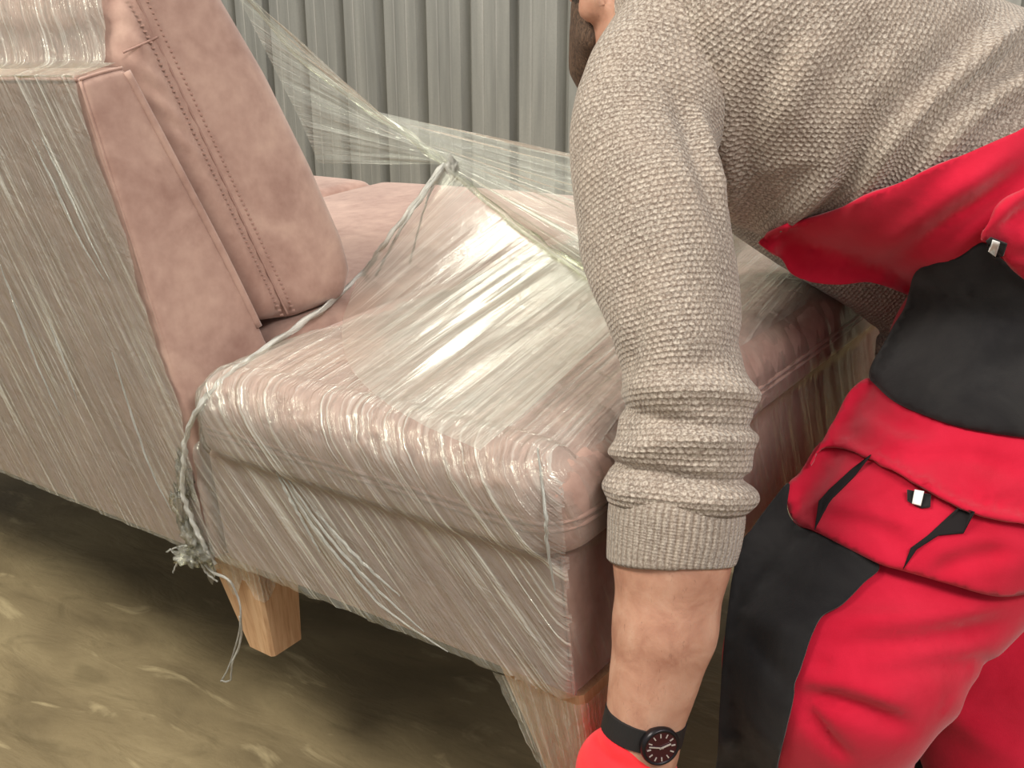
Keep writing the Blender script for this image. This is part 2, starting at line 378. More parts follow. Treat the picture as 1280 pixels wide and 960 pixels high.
M_white = plain('white_tape', srgb(240, 238, 235), .7); M_pit = plain('pocket_lining', srgb(20, 12, 14), .95)
M_strap = plain('black_strap', srgb(24, 22, 24), .6, 0, .2); M_case = plain('black_case', srgb(40, 36, 40), .3, .6); M_dial = plain('dark_dial', srgb(58, 10, 22), .25); M_silver = plain('silver', srgb(225, 215, 215), .3, .6)
M_thread = plain('seam_thread', srgb(168, 133, 122), .95); M_hair = hairmat('dark_hair', srgb(44, 34, 28), srgb(78, 62, 50)); M_beard = hairmat('beard_hair', srgb(66, 50, 40), srgb(112, 86, 68))
M_boot = plain('boot_leather', srgb(36, 32, 30), .6, 0, .4); M_eye = plain('eye_white', srgb(235, 230, 225), .2)
M_film = film('stretch_film', .16, .8, streakh=.62); M_tent = film('loose_stretch_film', .24, .7, 60, 1.6, .24, (.97, 1, .97, 1), .5); M_strand = film('bunched_stretch_film', .62, .45, 240, 20, .25, streakh=.3, white=(.95, .93, .88, 1)); M_crum = film('crumpled_stretch_film', .10, 1., 60, 30, .14, streakh=.35, white=(.95, .93, .88, 1)); M_end = film('end_stretch_film', .06, .6, 40, 3, .18, streakh=.2, bs=.5, lg=.12); M_clear = film('clear_stretch_film', .07, .25, 60, 1.6, .3, streakh=.34, bs=.25, lg=.03)

# ================================================================== THE SETTING
V = [(-7, -3, 0), (7, -3, 0), (7, 9, 0), (-7, 9, 0), (-7, -3, -.1), (7, -3, -.1), (7, 9, -.1), (-7, 9, -.1)]
tag(mesh_obj('floor', V, [[0, 1, 2, 3], [7, 6, 5, 4], [4, 5, 1, 0], [5, 6, 2, 1], [6, 7, 3, 2], [7, 4, 0, 3]], M_floor, smooth=False), kind='structure')
WY = math.radians(36); wd = np.array([math.cos(WY), -math.sin(WY), 0]); wn = np.array([-math.sin(WY), -math.cos(WY), 0])   # along the wall to the right / towards the room
wo = C(640, 100, 3.7); wo[2] = 0
wall = empty('wall_back', Matrix.Translation(Vector(wo))); tag(wall, kind='structure')
PT = .198
prof = [(0, 0), (.010, -.046), (.028, -.046), (.050, 0), (.094, 0), (.097, -.0025), (.101, -.0025), (.104, 0), (.148, 0), (.150, .0015), (.154, .0015), (.156, 0), (.198, 0)]
NP = 6
def sheet_mesh():
    pts = []
    for k in range(NP):
        for u, d in prof[:-1]: pts.append((k * PT + u, d))
    pts.append((NP * PT + .012, .0012))
    V = []
    for z in (0, 3.6):
        for u, d in pts: V.append(wd * u + wn * d + np.array([0, 0, z]))
    for z in (0, 3.6):
        for u, d in pts: V.append(wd * u + wn * (d - .0015) + np.array([0, 0, z]))
    n = len(pts); Fc = []
    for i in range(n - 1):
        Fc.append([i, i + 1, n + i + 1, n + i]); Fc.append([2 * n + i + 1, 2 * n + i, 3 * n + i, 3 * n + i + 1]); Fc.append([n + i, n + i + 1, 3 * n + i + 1, 3 * n + i])
    return V, Fc
V, Fc = sheet_mesh(); first = mesh_obj('panel', V, Fc, M_steel, wall, smooth=False)
for k in range(-6, 4):
    o = first if k == -6 else first.copy()
    if k != -6: COL.objects.link(o)
    o.location = Vector(wd * (k * NP * PT - .02) + wn * (.0015 * (k % 2)))

# ================================================================== THE SOFA
sofa = empty('sofa', Matrix(np.vstack([np.c_[SM, SO], [0, 0, 0, 1]]).tolist()))
tag(sofa, 'dusty pink suede sofa wrapped in clear stretch film, lifted by its open end', 'sofa')
k106 = 1.06
def sc(poly): return [(y * k106, z * k106) for y, z in poly]
XE = -.555                                   # where the back ends and the open seat begins
def shear(V): V = V.copy(); V[:, 0] -= .16 * np.clip(V[:, 2] - .2, 0, None); return V
def field(fn, lo, hi, h): g = Grid(np.array(lo) - .03, np.array(hi) + .03, h); g.put(fn, lo, hi, .001); return g
# base of the open end
def flare(V, a=.03): V = V.copy(); V[:, 0] += a * (.09 - V[:, 2]) * np.clip((V[:, 0] + .4) / .4, 0, 1); return V
g_base = field(box_sdf((XE + .012, .004, .006), (0, 1.03, .166), .012), (XE, 0, 0), (0, 1.03, .18), .006)
V, Q = g_base.net(); V = flare(relax(V, Q, 1)); base = mesh_obj('seat_base', V, Q, M_suede, sofa)
mesh_obj('underside_cloth', [(-1.9, .02, .004), (-.012, .02, .004), (-.012, 1.0, .004), (-1.9, 1.0, .004), (-1.9, .02, .012), (-.012, .02, .012), (-.012, 1.0, .012), (-1.9, 1.0, .012)],
         [[3, 2, 1, 0], [4, 5, 6, 7], [0, 1, 5, 4], [1, 2, 6, 5], [2, 3, 7, 6], [3, 0, 4, 7]], M_under, sofa, smooth=False)
# corner seam of the base (welt)
def welt(name, pts, r, parent, mat=None, n=None):
    V, Fc = tube(pts, [r, r], 8, n); return mesh_obj(name, V, Fc, mat or M_suede, parent)
welt('corner_welt', flare(np.array([(-.0015, .008, .012), (-.0015, .008, .09), (-.0015, .008, .165)])), .0022, base)
# open-end seat cushion
CH = .262
cfn = cushion_sdf((XE + .01, -.012, .168), (.012, 1.045, CH), .045, .044, .014, .014)
g_c = field(cfn, (XE, -.02, .16), (.02, 1.05, .30), .006); V, Q = g_c.net(); V = relax(V, Q, 1)
seat = mesh_obj('seat_cushion', V, Q, M_suede, sofa)
def ring(x0, x1, y0, y1, z, r=.04, n=6):
    P = []
    for cx, cy, a0 in ((x1 - r, y0 + r, -90), (x1 - r, y1 - r, 0), (x0 + r, y1 - r, 90), (x0 + r, y0 + r, 180)):
        for i in range(n + 1):
            a = math.radians(a0 + 90 * i / n); P.append((cx + r * math.cos(a), cy + r * math.sin(a), z))
    return P + [P[0]]
for dz in (.198, .206):
    V, Fc = tube(ring(XE + .012, .0112, -.0112, 1.044, dz, .046, 10), .0030, 6, 300, linear=True); mesh_obj('piping', V, Fc, M_suede, seat)
# main seat cushions beyond the back cushion, and the main base
for x0, x1 in ((-1.225, XE + .004), (-1.9, -1.232)):
    g = field(box_sdf((x0, .16, .165), (x1, 1.045, CH), .04, .012), (x0, .1, .16), (x1, 1.05, .30), .009); V, Q = g.net(); mesh_obj('seat_cushion', relax(V, Q, 1), Q, M_suede, sofa)
g = field(box_sdf((-1.9, .16, .006), (XE + .010, 1.03, .172), .014), (-1.9, .1, 0), (XE + .01, 1.03, .18), .01); V, Q = g.net(); mesh_obj('main_base', V, Q, M_suede, sofa)
# back frame
fpoly = sc([(0.002, .004), (-.012, .573), (.046, .580), (.133, .255), (.16, .10), (.16, .004)])
g_f = field(prism_sdf(fpoly, -1.9, XE, .007), (-1.9, -.03, 0), (XE, .18, .63), .0058); V, Q = g_f.net(); Vf, Qf = shear(relax(V, Q, 1)), Q
back = mesh_obj('back_frame', Vf, Qf, M_suede, sofa)
def ends(pts, dx=.0): return shear(np.array([(XE + dx, y * k106, z * k106) for y, z in pts]))
welt('rear_welt', ends([(.003, .19), (-.002, .30), (-.006, .45), (-.0105, .570)], -.004), .002, back)
welt('front_piping', ends([(.046, .574), (.075, .47), (.105, .36), (.128, .262)], -.002), .0055, back)
welt('top_welt', ends([(-.010, .5725), (.016, .5762), (.044, .5785)], -.004), .0018, back)
tw = np.array([(x, -.0110 * k106, .5722 * k106) for x in np.linspace(-1.88, XE - .01, 6)]); welt('top_rear_welt', shear(tw), .002, back)
# back cushion
cpoly = sc([(.138, .262), (.20, .250), (.285, .252), (.312, .285), (.311, .33), (.288, .43), (.252, .55), (.208, .655), (.178, .72), (.13, .735), (.085, .70), (.060, .64), (.050, .585), (.080, .47), (.112, .36)])
g_k = field(prism_sdf(cpoly, -1.24, XE - .004, .034), (-1.24, .03, .25), (XE, .35, .80), .0065); V, Q = g_k.net(); V = relax(V, Q, 2)
# soft gathers on the end face behind the seam
endm = np.clip((V[:, 0] - (XE - .05)) / .046, 0, 1)
sl = (V[:, 2] / k106 - .25) / .40; seam_y = (.178 - .10 * sl) * k106
near = np.exp(-((V[:, 1] - (seam_y - .025)) / .02) ** 2)
V[:, 0] += endm * (-.004 * np.exp(-((V[:, 1] - seam_y) / .004) ** 2) + .004 * near + .0022 * near * np.sin(V[:, 2] * 190 + V[:, 1] * 160) * (np.clip(sl, 0, 1) > .55))
V[:, 0] += endm * .006 * np.clip(np.sin(np.clip((V[:, 1] - seam_y) / .15, 0, 1) * math.pi), 0, 1)
cush = mesh_obj('back_cushion', shear(V), Q, M_suede, sofa)
seam_pts = [(XE - .0045, (.178 - .10 * t) * k106, (.262 + .42 * t) * k106) for t in np.linspace(0, 1, 9)]
welt('seam', shear(np.array(seam_pts)), .0016, cush, M_thread, 60)
sv, sf = [], []
for side in (-1, 1):
    for t in np.arange(.01, .99, .0145):
        c = shear(np.array([[XE + .0002, (.178 - .10 * t) * k106 + side * .0105, (.262 + .42 * t) * k106]]))[0]; b = len(sv)
        for dz in (-.0010, .0010):
            for dy, dx in ((-.0026, -.003), (0, .0012), (.0026, -.003)): sv.append((c[0] + dx, c[1] + dy, c[2] + dz))
        sf += [[b, b + 1, b + 4, b + 3], [b + 1, b + 2, b + 5, b + 4], [b, b + 2, b + 1], [b + 3, b + 4, b + 5]]
mesh_obj('stitching', sv, sf, M_thread, cush, smooth=False)
welt('cross_seam', shear(np.array([(XE - .003, .050 * k106, .594 * k106), (XE - .002, .075 * k106, .600 * k106), (XE - .003, .099 * k106, .606 * k106)])), .0014, cush, M_thread)
g = field(prism_sdf(cpoly, -1.9, -1.248, .034), (-1.9, .03, .25), (-1.24, .35, .80), .011); V, Q = g.net(); mesh_obj('back_cushion', shear(relax(V, Q, 1)), Q, M_suede, sofa)
# tapered wooden legs
def leg(x0, y0, xr):
    top = [(x0 - .108, y0), (x0, y0), (x0, y0 + .075), (x0 - .108, y0 + .075)]; bot = [(x0 - .052 + xr, y0 + .012), (x0 + xr, y0 + .012), (x0 + xr, y0 + .066), (x0 - .052 + xr, y0 + .066)]
    V, Fc, b = [], [], .004
    for z, P in ((.008, top), (-.152, bot)):
        for i, (px, py) in enumerate(P):
            q = P[i - 1]; r = P[(i + 1) % 4]
            for o in (q, r):
                d = math.hypot(o[0] - px, o[1] - py); V.append((px + (o[0] - px) * b / d, py + (o[1] - py) * b / d, z))
    for i in range(8): Fc.append([i, i + 8, (i + 1) % 8 + 8, (i + 1) % 8][::-1])
    Fc += [list(range(8)), list(range(8, 16))[::-1]]
    return mesh_obj('leg', V, Fc, M_wood, sofa, smooth=False)
leg(.006, .012, .004); leg(-.508, .022, -.012); leg(.0, .92, .0); leg(-.508, .92, 0); leg(-1.75, .022, -.012); leg(-1.75, .92, 0)

# ---------------- stretch film
def sheet(name, V, Q, uv, mat, parent): return mesh_obj(name, V, Q, mat, parent, uv)
# film over the open seat: offset of base + cushion, bridged
g = Grid((-.66, -.05, -.04), (.06, 1.09, .32), .0048)
g.put(box_sdf((XE - .01, .0, .004), (.000, 1.031, .168), .012), (XE, 0, 0), (0, 1.03, .18), .015)
g.put(cfn, (XE, -.02, .16), (.02, 1.05, .30), .012)
V, Q = g.net(.003); V = relax(V, Q, 2); V = flare(V)
cen = V[Q].mean(1); wob = .012 * vnoise(cen[:, [0, 1]] * 30, 3)
jx = XE + .012 + .10 * np.clip(cen[:, 1] / .3, 0, 1) * (cen[:, 2] > .2)
m = (cen[:, 2] > .011 + .003 * wob / .012) & (cen[:, 0] > jx * 1.0 + wob - .02) & (cen[:, 1] < 1.04)
V, Q, _ = keep(V, Q, m)
on_top = np.clip((V[:, 2] - .2) / .05, 0, 1)
wv_ = np.where(V[:, 1] < .04, V[:, 2], .25 + V[:, 1]); right = np.clip((V[:, 0] + .012) / .02, 0, 1)
uu = V[:, 0] + np.where(V[:, 1] < .04, .9 * (V[:, 2] - .25), .17 * (V[:, 1])) + .0
uu = np.where(right > .5, V[:, 1] + V[:, 2] * .25 + .5, uu); wv_ = np.where(right > .5, V[:, 2], wv_)
uv = np.stack([uu, wv_], 1)
N = vnormals(V, Q); st = vnoise(np.c_[uu * 70, wv_ * 3], 5); st2 = vnoise(np.c_[uu * 150, wv_ * 9], 8); cr = vnoise(V * 70, 2)
edge = np.exp(-((V[:, 2] - .250) / .022) ** 2) * np.clip(1 - V[:, 1] / .10, 0, 1) * (.45 + .55 * np.clip(vnoise(V[:, :2] * 14, 31) + .4, 0, 1))
V = V + N * (.0015 + .0016 * np.maximum(st, -.3) + .0010 * st2 + edge * (.0035 * cr + .0035 * vnoise(V * np.array([150, 90, 90]), 6)))[:, None]
cx = V[Q].mean(1); eg = cx[:, 0] > .004 - .01 * np.clip(cx[:, 1] / .05, 0, 1)
V1, Q1, u1 = keep(V, Q, ~eg); V2, Q2, u2 = keep(V, Q, eg)
uvn = np.stack([V1[:, 0] + np.where(V1[:, 1] < .04, .9 * (V1[:, 2] - .25), .17 * V1[:, 1]), np.where(V1[:, 1] < .04, V1[:, 2], .25 + V1[:, 1])], 1)
f_seat = sheet('seat_film', V1, Q1, uvn, M_film, sofa); f_seat['label'] = 'clear stretch film pulled tight over the open seat'
sheet('end_film', V2, Q2, np.stack([V2[:, 1] + V2[:, 2] * .25 + .5, V2[:, 2]], 1), M_end, f_seat)
# film over the back of the frame
prf = catmull([(y * k106, z * k106) for y, z in ((.000, .003), (-.0045, .10), (-.009, .25), (-.013, .42), (-.0158, .562), (-.0150, .576), (-.004, .5785), (.016, .581), (.036, .584), (.0435, .5915), (.050, .615), (.054, .645), (.076, .70), (.11, .737), (.15, .742))], 150)
arc = np.r_[0, np.cumsum(np.linalg.norm(np.diff(prf, axis=0), axis=1))]; nx_ = 170
lim = np.where(prf[:, 1] < .585 * k106, XE - .004, XE - .030) + .006 * vnoise(np.c_[arc * 22, arc * 0], 4) + .003 * vnoise(np.c_[arc * 70, arc * 0], 14)
V = np.array([(xa + (l_ - xa) * j_ / (nx_ - 1), y, z) for (y, z), l_ in zip(prf, lim) for xa in (-1.7,) for j_ in range(nx_)]); aa = np.repeat(arc, nx_)
i_, j_ = np.meshgrid(np.arange(len(prf) - 1), np.arange(nx_ - 1), indexing='ij'); i_ = i_.ravel(); j_ = j_.ravel(); Q = np.stack([i_ * nx_ + j_, i_ * nx_ + j_ + 1, (i_ + 1) * nx_ + j_ + 1, (i_ + 1) * nx_ + j_], 1)
V = shear(V); uv = np.stack([V[:, 0] + .45 * aa, aa], 1); N = vnormals(V, Q)
V = V + N * (.0012 * vnoise(np.c_[uv[:, 0] * 60, uv[:, 1] * 3], 9) + .0005 * vnoise(np.c_[uv[:, 0] * 130, uv[:, 1] * 6], 10))[:, None]
f_back = sheet('back_film', V, Q, uv, M_film, sofa); f_back['label'] = 'clear stretch film over the rear of the back'
# loose film drawn up into a peak over the seat
def ruled(A, B, n, m, amp, seed, sag=0.):
    A = catmull(A, n); B = catmull(B, n); V = []; uv = []
    for i in range(n):
        for j in range(m):
            t = j / (m - 1); V.append(A[i] * (1 - t) + B[i] * t); uv.append((i / (n - 1) * .5 + seed, t * .35))
    V = np.array(V); uv = np.array(uv); i, j = np.meshgrid(np.arange(n - 1), np.arange(m - 1), indexing='ij'); i = i.ravel(); j = j.ravel()
    Q = np.stack([i * m + j, (i + 1) * m + j, (i + 1) * m + j + 1, i * m + j + 1], 1); N = vnormals(V, Q); t = uv[:, 1] / .35
    r = vnoise(np.c_[uv[:, 0] * 46, uv[:, 1] * 3], seed) + .5 * vnoise(np.c_[uv[:, 0] * 110, uv[:, 1] * 8], seed + 3)
    V = V + N * (amp * r * np.sin(np.clip(t, .06, .94) * math.pi) - sag * np.sin(t * math.pi))[:, None]; return V, Q, uv
K = on(556, 206, 1, .45)
def L(x, y, yy): return on(x, y, 1, yy)
def T(x, y, zz=.285): return on(x, y, 2, zz)
A = [L(296, -20, .245), L(335, 60, .285), L(378, 140, .32), L(402, 206, .345)]
B = [L(520, 176, .45), L(535, 186, .45), L(548, 198, .45), K]
# left fan: from the front of the back cushion to the peak
An = [L(285, -30, .27), L(310, 20, .29), L(345, 90, .315), L(375, 150, .33), L(398, 204, .345)]
Bn = [L(470, 138, .45), L(495, 158, .45), L(520, 176, .45), L(542, 194, .45), K]
V, Q, uv = ruled(An, Bn, 90, 60, .006, 1); f_tent = sheet('loose_film', V, Q, uv, M_tent, sofa); f_tent['label'] = 'loose clear film drawn up to a peak above the seat'
# far slope: from the peak ridge back to the front edge of the seat
def Lr(a, b, k): return [a + (b - a) * t for t in np.linspace(0, 1, k)]
fan_a = [L(470, 139, .45), L(505, 166, .45), L(535, 188, .45), K, L(562, 214, .449)]
fan_b = [T(960, 252, .300), T(920, 290, .300), T(890, 330, .296), T(850, 380, .292), T(800, 385, .290)]
V, Q, uv = ruled(fan_a, fan_b, 120, 70, .008, 2); sheet('loose_film_far_slope', V, Q, uv, M_tent, f_tent)
low = [T(446, 352, .283), T(428, 405, .2835), T(440, 462, .284), T(500, 515, .284), T(600, 562, .283)]
KE = T(800, 385, .290); rl = Lr(K, KE, 7); rl = [p - np.array([0, 0, .012 * math.sin(math.pi * q / 6)]) for q, p in enumerate(rl)]
ridge2 = rl
V, Q, uv = ruled(ridge2, low, 110, 60, .004, 6); sheet('loose_film_near_slope', V, Q, uv, M_clear, f_tent)
def strand(name, pts, rad, parent, mat=None, noise=.35, n=None, seed=0):
    V, Fc = tube(pts, rad, 8, n, noise, seed); uv = np.c_[(np.arange(len(V)) % 8) / 8 * .03, (np.arange(len(V)) // 8) * .002]
    return mesh_obj(name, V, Fc, mat or M_strand, parent, uv)
strand('ridge_fold', [L(300, -14, .30), L(380, 76, .40), L(460, 136, .44), L(520, 176, .45), *rl], [.0025, .004, .004, .005, .006, .004, .004, .005, .005, .006, .006, .005], f_tent, M_tent)
cl = lambda x, y: (XE - .01 + .02, 0, 0)
rope = [K, L(520, 252, .40), L(480, 305, .36), on(453, 342, 2, .272), on(400, 388, 2, .272), on(325, 440, 2, .268), on(285, 470, 2, .262), on(250, 508, 1, -.012), on(233, 545, 1, -.014), on(230, 580, 1, -.014), on(228, 612, 1, -.012), on(236, 640, 1, -.010), on(250, 672, 1, -.008), on(270, 705, 1, .0)]
strand('twisted_edge', rope, [.006, .003, .003, .004, .004, .0035, .0035, .0035, .003, .003, .003, .003, .003, .002], f_tent, n=180)
strand('twisted_edge', [K, L(505, 280, .37), on(470, 345, 2, .275)], [.004, .0018, .0015], f_tent, seed=2, n=50)
strand('twisted_edge', [L(548, 215, .44), L(530, 262, .41), on(512, 330, 2, .275)], [.002, .0012, .0012], f_tent, seed=4, n=40)
# torn peak
def crumple(name, c, rad, h, seed, parent, mat, amp=.5):
    n, m = 26, 40; V = []
    for i in range(n):
        ph = math.pi * (i + .5) / n
        for j in range(m): th = 2 * math.pi * j / m; V.append((math.sin(ph) * math.cos(th), math.sin(ph) * math.sin(th), math.cos(ph)))
    V = np.array(V); r = 1 + amp * vnoise(V * 3.1, seed) + amp * .6 * np.abs(vnoise(V * 7, seed + 1)) + amp * .35 * vnoise(V * 15, seed + 2); V = V * r[:, None] * np.array(rad)
    Q = np.array([[i * m + j, i * m + (j + 1) % m, (i + 1) * m + (j + 1) % m, (i + 1) * m + j] for i in range(n - 1) for j in range(m)])[:, ::-1]
    uv = np.array([((k % m) / m * .2, (k // m) / n * .1) for k in range(n * m)]); return mesh_obj(name, V + np.asarray(c), Q, mat, parent, uv)
crumple('torn_peak', L(566, 212, .45), (.007, .007, .016), 0, 3, f_tent, M_strand)
for (x, y, r, sd) in ((231, 598, (.010, .006, .026), 11), (227, 636, (.013, .007, .024), 12), (240, 668, (.015, .008, .018), 13), (254, 690, (.015, .008, .012), 14)):
    crumple('crumpled_film', on(x, y, 1, -.004), r, 0, sd, f_seat, M_crum, .6)
crumple('torn_tuft', on(238, 694, 1, -.004), (.017, .010, .007), 0, 21, f_seat, M_crum, 1.1)
for i, (pts) in enumerate([[(245, 690), (262, 712), (285, 725), (297, 745), (301, 775), (294, 810), (284, 838), (276, 852)], [(300, 770), (301, 800), (290, 830), (288, 850), (276, 851)], [(232, 690), (222, 703), (216, 716)], [(236, 682), (222, 684), (208, 690)],
                           [(240, 700), (226, 698), (212, 686)], [(250, 700), (258, 716), (272, 727)]]):
    strand('film_tail', [on(x, y, 1, -.006 + .004 * (j % 2)) for j, (x, y) in enumerate(pts)], [.0018, .0012, .001], f_seat, seed=i, n=40)
# film caught on the leg tops
def leg_film(x0, y0, z0, seed, name):
    n, m = 14, 24; V = []; uv = []
    for i in range(n):
        z = .004 - i / (n - 1) * z0 * (1 + 0 * i)
        for j in range(m):
            t = j / (m - 1); s = -z / .16; wl = .108 - .056 * s
            if t < .62: x = x0 - wl * (1 - t / .62) - .002; y = y0 - .003 + .012 * s
            else: x = x0 + .003; y = y0 + .012 * s + .075 * (t - .62) / .38
            e = .003 * vnoise(np.array([[i * .7, j * .8]]), seed)[0]; V.append((x, y - abs(e), z + (.018 * math.sin(j * .8 + seed) * i / n))); uv.append((t * .3, z))
    Q = np.array([[i * m + j, (i + 1) * m + j, (i + 1) * m + j + 1, i * m + j + 1] for i in range(n - 1) for j in range(m - 1)])
    return mesh_obj(name, np.array(V), Q, M_film, f_seat, np.array(uv))
leg_film(.010, .008, .12, 1, 'leg_film'); leg_film(-.508, .018, .045, 5, 'leg_film')
strand('film_ridge', [on(672, 560, 2, .27), on(682, 640, 1, -.012), on(684, 680, 1, -.010), on(694, 740, 1, -.006)], [.0008, .0016, .0016, .0006], f_seat, seed=9, n=50)
for i, pts in enumerate([[(352, 596), (390, 655), (430, 705), (480, 760), (560, 815)], [(360, 600), (410, 670), (470, 735), (530, 790)], [(395, 640), (450, 700), (500, 745)], [(345, 590), (372, 640), (400, 690)]]):
    strand('tension_crease', [on(x, y, 1, -.009) for x, y in pts], [.0006, .0018, .0014, .0006], f_seat, seed=i, n=60)
for i, pts in enumerate([[(40, 175), (70, 235), (100, 300), (130, 350)], [(52, 172), (85, 240), (112, 300), (138, 352)], [(0, 330), (40, 440), (75, 520)], [(140, 440), (165, 520), (190, 590), (215, 640)], [(60, 400), (80, 450), (96, 500)]]):
    strand('tension_crease', [on(x, y, 1, -.016) for x, y in pts], [.0005, .0014, .001, .0004], f_back, seed=i, n=40)

# ================================================================== THE MAN
lat = wv(np.array([.39, 0, .92])); lat /= np.linalg.norm(lat)         # towards his right side
man = empty('person', Matrix.Translation(Vector((.42, 1.28, 0))))
MI = Matrix.Translation(Vector((-.42, -1.28, 0))); OFF = np.array([.42, 1.28, 0])
def part(name, V, Q, mat, parent=man, uv=None, smooth=True):
    V = np.asarray(V, float) - OFF; return mesh_obj(name, V, Q, mat, parent, uv, smooth)
tag(man, 'bending man in beige knit sweater and red black overalls gripping the sofa leg', 'person')
LSh, LEl, LWr = C(822, 120, 1.115), C(853, 500, 1.035), C(803, 900, 1.045)
RSh = LSh + lat * .36; REl = C(1166, 384, 1.45); RWr = S(.085, .66, .03)
neck0, chest, waist, pelv = C(852, -40, 1.25), C(965, 90, 1.29), C(1195, 275, 1.31), C(1300, 420, 1.33)
hf = wv(np.array([-.42, .10, .88])); hf /= np.linalg.norm(hf)          # where the face points
hu = wv(np.array([-.14, -.93, .12])); hu -= (hu @ hf) * hf; hu /= np.linalg.norm(hu); hl = np.cross(hu, hf)   # up, left of head
HD = C(732, 13, 1.16) - hl * .079 + hu * .040              # head centre, from the left ear
HA = np.stack([hl, hf, hu]); dvb = np.cross(waist - pelv, lat); dvb /= np.linalg.norm(dvb); dvb = dvb if dvb[0] < 0 else -dvb
def H(x, y, z): return HD + hl * x + hf * y + hu * z
hip_l = C(1285, 500, 1.25); knee_l = C(1040, 835, 1.12); ank_l = np.array([knee_l[0] + .045, knee_l[1] + .10, .10])
hip_r = hip_l + lat * .20; knee_r = C(1225, 790, 1.42); ank_r = np.array([knee_r[0] + .02, knee_r[1] - .04, .10])
# --- body: one continuous figure
g = Grid((-.05, .70, .0), (1.02, 2.05, 1.62), .0068)
def hn(a, b, r1, r2, k=.02): g.cone(a, b, r1, r2, k)
g.ell(H(0, -.012, .035), HA, (.076, .098, .088), .02); g.ell(H(0, .02, -.042), HA, (.062, .075, .060), .03)     # skull, face
hn(H(.040, -.005, -.075), H(.012, .078, -.084), .022, .02, .03); hn(H(-.040, -.005, -.075), H(-.012, .078, -.084), .022, .02, .03); hn(H(-.012, .078, -.084), H(.012, .078, -.084), .02, .02, .03)  # jaw
hn(H(0, .085, .0), H(0, .112, -.032), .008, .013, .012); hn(H(-.02, .084, -.075), H(.02, .084, -.075), .008, .008, .012)   # nose, lips
hn(H(-.045, .074, .018), H(.045, .074, .018), .012, .012, .02)                                                          # brow
for s in (1, -1):
    g.ell(H(s * .032, .088, .0), HA, (.016, .012, .010), .006, 's'); g.ell(H(s * .032, .078, .0), HA, (.013, .013, .013), .004)
    g.ell(H(s * .080, -.012, -.012), HA, (.008, .021, .034), .008); g.ell(H(s * .088, -.004, -.010), HA, (.006, .010, .016), .006, 's'); g.ell(H(s * .079, .0, -.040), HA, (.008, .010, .011), .008)
hn(HD - hf * .03 - hu * .05, neck0 + lat * .02, .060, .066, .03)
hn(neck0, chest, .065, .09, .04); hn(chest, waist - dvb * .05, .09, .075, .04); hn(waist - dvb * .05, pelv, .075, .10, .04)
hn(LSh, RSh, .055, .055, .05)
hn(LSh, LEl, .052, .042, .02); hn(LEl, C(845, 620, 1.03), .042, .044, .01); hn(C(845, 620, 1.03), C(840, 690, 1.03), .044, .0505, .01); hn(C(840, 700, 1.03), C(831, 785, 1.035), .0520, .0455, .02)
hn(C(831, 785, 1.035), C(817, 850, 1.04), .0455, .0375, .02); hn(C(817, 850, 1.04), C(807, 893, 1.045), .0375, .0325, .02); hn(C(807, 893, 1.045), C(800, 935, 1.05), .032, .034, .02)
hn(C(868, 690, 1.004), C(838, 820, 1.012), .011, .008, .02)            # tendon ridge of the forearm
hn(RSh, REl, .050, .040, .03); hn(REl, RWr, .040, .031, .02)
hn(hip_l, knee_l, .085, .065, .04); hn(knee_l, ank_l, .058, .042, .03); hn(hip_r, knee_r, .085, .065, .04); hn(knee_r, ank_r, .058, .042, .03)
hn(hip_l, hip_r, .09, .09, .04); hn(ank_l, ank_l + np.array([-.06, .02, -.06]), .036, .026, .01); hn(ank_r, ank_r + np.array([-.06, .02, -.06]), .036, .026, .01)
# hands: palms with curled fingers (the gloves are laid over them)
legc = S(-.03, .045, -.12); sx, sy, sz = SM[:, 0], SM[:, 1], SM[:, 2]
def hand(add, wr, palm, knk, tips, thumb, k=.012, gr=0.):
    add(wr, palm, .031 + gr, .034 + gr, .02)
    for (a, b, c, r) in knk: add(palm, a, .024 + gr, r + gr, k); add(a, b, r + gr, r * .95 + gr, .006); add(b, c, r * .95 + gr, r * .85 + gr, .006)
    a, b, c = thumb; add(palm, a, .020 + gr, .013 + gr, k); add(a, b, .012 + gr, .011 + gr, .006); add(b, c, .011 + gr, .009 + gr, .006)
lp = S(.052, .030, -.088)                                     # palm flat on the outer face of the leg, fingers hooked under its foot
kn_l = []
for i, (ln, r_) in enumerate(((.92, .0095), (1.04, .0098), (1.0, .0095), (.82, .0082))):
    y_ = -.008 + .0255 * i
    kn_l.append((S(.034, y_, -.124), S(.026, y_, -.128 - .042 * ln), S(-.012 - .014 * ln, y_, -.172), r_))
th_l = (S(.040, -.012, -.080), S(.016, -.018, -.100), S(-.020, -.014, -.112))
hand(hn, C(800, 935, 1.05), lp, kn_l, None, th_l)
rp = RWr + (RWr - REl) / np.linalg.norm(RWr - REl) * .085
kn_r = [(rp + sz * (-.015) + sy * (.03 - .021 * i) - sx * .02, rp + sz * (-.03) + sy * (.03 - .021 * i) - sx * .05, rp - sz * .02 + sy * (.03 - .021 * i) - sx * .078, .0092) for i in range(4)]
th_r = (rp - sy * .035, rp - sy * .045 - sx * .03, rp - sy * .03 - sx * .055)
hand(hn, RWr, rp, kn_r, None, th_r)
V, Q = g.net(); V = relax(V, Q, 2)
body = part('body', V, Q, M_skin)
